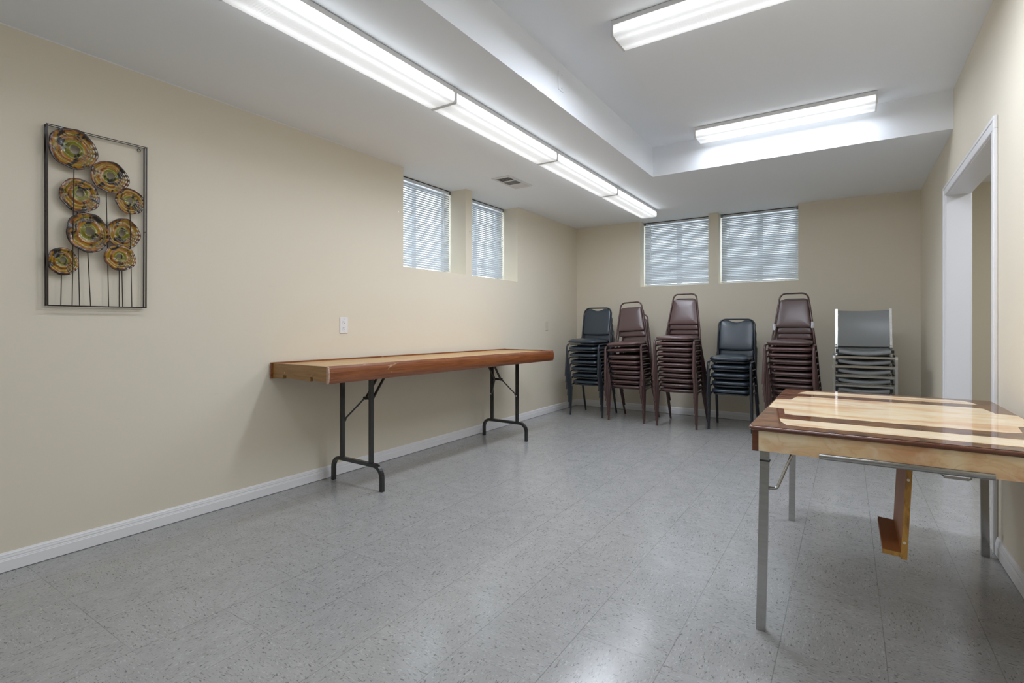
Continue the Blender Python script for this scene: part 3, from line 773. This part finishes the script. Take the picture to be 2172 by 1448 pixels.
def slab(m, xs, prof, sag, Mx=None):
    """profile (y, z) swept along x with a sag"""
    n = len(prof); vs = []
    for x in xs:
        k = 1-(x/xs[-1])**2
        vs += [(x, y, z-sag*k) for y, z in prof]
    fs = []
    for i in range(len(xs)-1):
        for j in range(n): fs.append((i*n+j, i*n+(j+1) % n, (i+1)*n+(j+1) % n, (i+1)*n+j))
    m.add(vs, fs, True, Mx); m.add(vs[:n], [tuple(reversed(range(n)))], False, Mx); m.add(vs[-n:], [tuple(range(n))], False, Mx)
def make_grey_chair():
    t = thing('stacking_chair', 'x', 'chair'); ch = M['chair_chrome']
    xs = [-.192+.384*k/14 for k in range(15)]
    pr = round_poly([(-.245, .424), (.140, .424), (.140, .456), (-.245, .456)], [.010, .010, .012, .014], 4)
    m = MB(); slab(m, xs, pr, .020); m.build('seat', M['grey_vinyl'], t)
    for s in (-1, 1):
        m = MB(); m.box(min(s*.190, s*.212), max(s*.190, s*.212), -.246, -.225, .428, .456, bev=.003); m.build('seat_cap', M['rubber'], t)
        m = MB(); m.tube([(s*.203, -.224, .440), (s*.203, .140, .440)], .009, .009, square=True); m.build('seat_rail', ch, t)
        m = MB(); m.tube(fillet([(s*.228, -.245, 0), (s*.228, -.245, .404), (s*.228, -.06, .404)], .03, 5), .009, .009, square=True, side=(1,0,0)); m.build('leg', ch, t)
        m = MB(); m.tube(fillet([(s*.228, -.06, .404), (s*.228, .030, .404), (s*.228, .225, 0)], .03, 5), .009, .009, square=True, side=(1,0,0)); m.build('leg', ch, t)
        m = MB(); m.tube(fillet([(s*.214, .060, .440), (s*.214, .130, .450), (s*.213, .205, .826)], .03, 4), .0095, .0095, square=True, side=(1,0,0)); m.build('back_post', ch, t)
        m = MB(); m.disc((s*.214, .128, .485), .007, .012, 'y', 10); m.build('bolt', M['bolt'], t)
    m = MB(); m.tube([(-.219, -.243, .386), (.219, -.243, .386)], .008, .0055, square=True, side=(0,0,1)); m.build('stretcher', ch, t)
    m = MB(); m.tube([(-.219, .045, .375), (.219, .045, .375)], .008, .0055, square=True, side=(0,0,1)); m.build('stretcher', ch, t)
    Bm = back_matrix(.134, .470, .20)
    xs = [-.200+.400*k/14 for k in range(15)]
    prb = round_poly([(.000, -.008), (.352, -.008), (.352, .010), (.000, .010)], .006, 3)
    n = len(prb)
    m = MB(); vs = []
    for x in xs:
        k = 1-(x/.2)**2
        vs += [(x, v-(.006*k if v > .2 else 0), w-.012*k) for v, w in prb]
    fs = [(i*n+j, i*n+(j+1) % n, (i+1)*n+(j+1) % n, (i+1)*n+j) for i in range(14) for j in range(n)]
    m.add(vs, fs, True, Bm); m.add(vs[:n], [tuple(reversed(range(n)))], False, Bm); m.add(vs[-n:], [tuple(range(n))], False, Bm)
    m.build('backrest', M['grey_vinyl'], t)
    return t

PROTO = {'navy': make_chair('navy'), 'maroon': make_chair('maroon'), 'grey': make_grey_chair()}
placed = set()
ORD = ['top', 'second', 'third', 'fourth', 'fifth', 'sixth', 'seventh', 'eighth', 'ninth', 'tenth', 'bottom']
def stack(kind, x, y, rot, n, pitch, shift, where, group, dx=0.0, top_twist=None):
    rnd = random.Random(n*31+int(x*100)); res = []
    for k in range(n):
        i = n-1-k                                         # from the top
        o_ = 'top' if i == 0 else ('bottom' if k == 0 else ORD[i]+' from top')
        label = '%s chair, %s of %s' % ({'navy': 'navy vinyl', 'maroon': 'burgundy vinyl', 'grey': 'grey and chrome'}[kind], o_, where)
        jx = rnd.uniform(-.0035, .0035) if 0 < k < n-1 else 0; jr = rnd.uniform(-.008, .008) if k else 0
        loc = (x+dx*k+jx, y-shift*k, pitch*k+(.0002 if k else 0)); r = (0, 0, rot+jr)
        if top_twist and i < len(top_twist):
            tw = top_twist[i]; loc = (loc[0]+tw[0], loc[1]+tw[1], loc[2]+tw[2]); r = (tw[3], tw[4], rot+tw[5])
        if kind not in placed:
            placed.add(kind); o = PROTO[kind]; o.location = loc; o.rotation_euler = r; o['label'] = label
        else: o = dup(PROTO[kind], loc, r, label)
        o['group'] = group; res.append(o)
    return res
stack('navy', -2.662, 5.934, 0, 7, .0822, .022, 'the seven high stack in the left corner', 'navy chairs stacked in the corner')
stack('maroon', -2.127, 5.902, 0, 9, .0578, .018, 'the nine high stack beside the corner navy stack', 'burgundy chairs in the short stack', 0, [(.004, .0, .030, 0, -.062, .07), (.002, .0, .021, 0, -.046, .05)])
stack('maroon', -1.553, 5.880, 0, 11, .0568, .018, 'the tall stack left of the low navy stack', 'burgundy chairs in the tall middle stack', .0012)
stack('navy', -1.030, 5.946, 0, 5, .0855, .022, 'the low stack between two burgundy stacks', 'navy chairs in the low stack')
s5 = stack('maroon', -.425, 5.880, -.03, 10, .0598, .018, 'the tall stack right of the low navy stack', 'burgundy chairs in the right stack', -.0045)
for s, v in ((-1, .10), (1, .125)):
    Bm = back_matrix(.135, .450, .205); m = MB()
    xq = s*(.183-.061*(v-.01)/.44)
    m.box(xq-.0105, xq+.0105, v-.035, v+.030, .0090, .0100, Bm)
    m.build('sticker', M['sticker'], s5[-1])
stack('grey', .120, 5.850, 0, 6, .0866, .022, 'the chrome stack by the right wall', 'grey chairs in the chrome stack')

# ------------------------------------------------------------------ daylight
w = bpy.data.worlds.new('sky'); S.world = w; w.use_nodes = True
nt = w.node_tree; bg = nt.nodes['Background']
bg.inputs[0].default_value = (.90, .95, 1.0, 1); bg.inputs[1].default_value = 5.2
def portal(loc, rot, sx, sy):
    l = bpy.data.lights.new('window_portal', 'AREA'); l.shape = 'RECTANGLE'; l.size = sx; l.size_y = sy; l.cycles.is_portal = True
    o = bpy.data.objects.new('window_portal', l); COL.objects.link(o); o.location = loc; o.rotation_euler = rot
zc = (SILL+ZS)/2
for a, b in LW: portal((OUT_L-.02, (a+b)/2, zc), (0, -PI/2, 0), ZS-SILL, b-a)
for a, b in BW: portal(((a+b)/2, OUT_B+.02, zc), (-PI/2, 0, 0), b-a, ZS-SILL)

l = bpy.data.lights.new('hall_fill_light', 'AREA'); l.shape = 'RECTANGLE'; l.size = .3; l.size_y = 1.1; l.energy = 20; l.color = (.92, .97, 1.06)  # unseen area light added to brighten the hallway
a = bpy.data.objects.new('hall_fill_light', l); COL.objects.link(a); a.location = (1.6, 4.3, ZS-.02)

# ------------------------------------------------------------------ camera
cam = bpy.data.cameras.new('camera'); cam.sensor_fit = 'HORIZONTAL'; cam.sensor_width = 36; cam.lens = 1088.9*36/2172
cam.shift_y = -(724-690.4)/2172; cam.clip_start = .02
co = bpy.data.objects.new('camera', cam); COL.objects.link(co)
co.location = (0, 0, CAM_H); co.rotation_euler = (PI/2, 0, .57948)
S.camera = co
S.view_settings.view_transform = 'Standard'; S.view_settings.look = 'None'; S.view_settings.gamma = 1
S.view_settings.use_curve_mapping = False; S.view_settings.exposure = 0.0
S.cycles.use_denoising = True
S.cycles.max_bounces = 12; S.cycles.diffuse_bounces = 8; S.cycles.adaptive_threshold = .02; S.cycles.transparent_max_bounces = 12
S.cycles.sample_clamp_indirect = 6
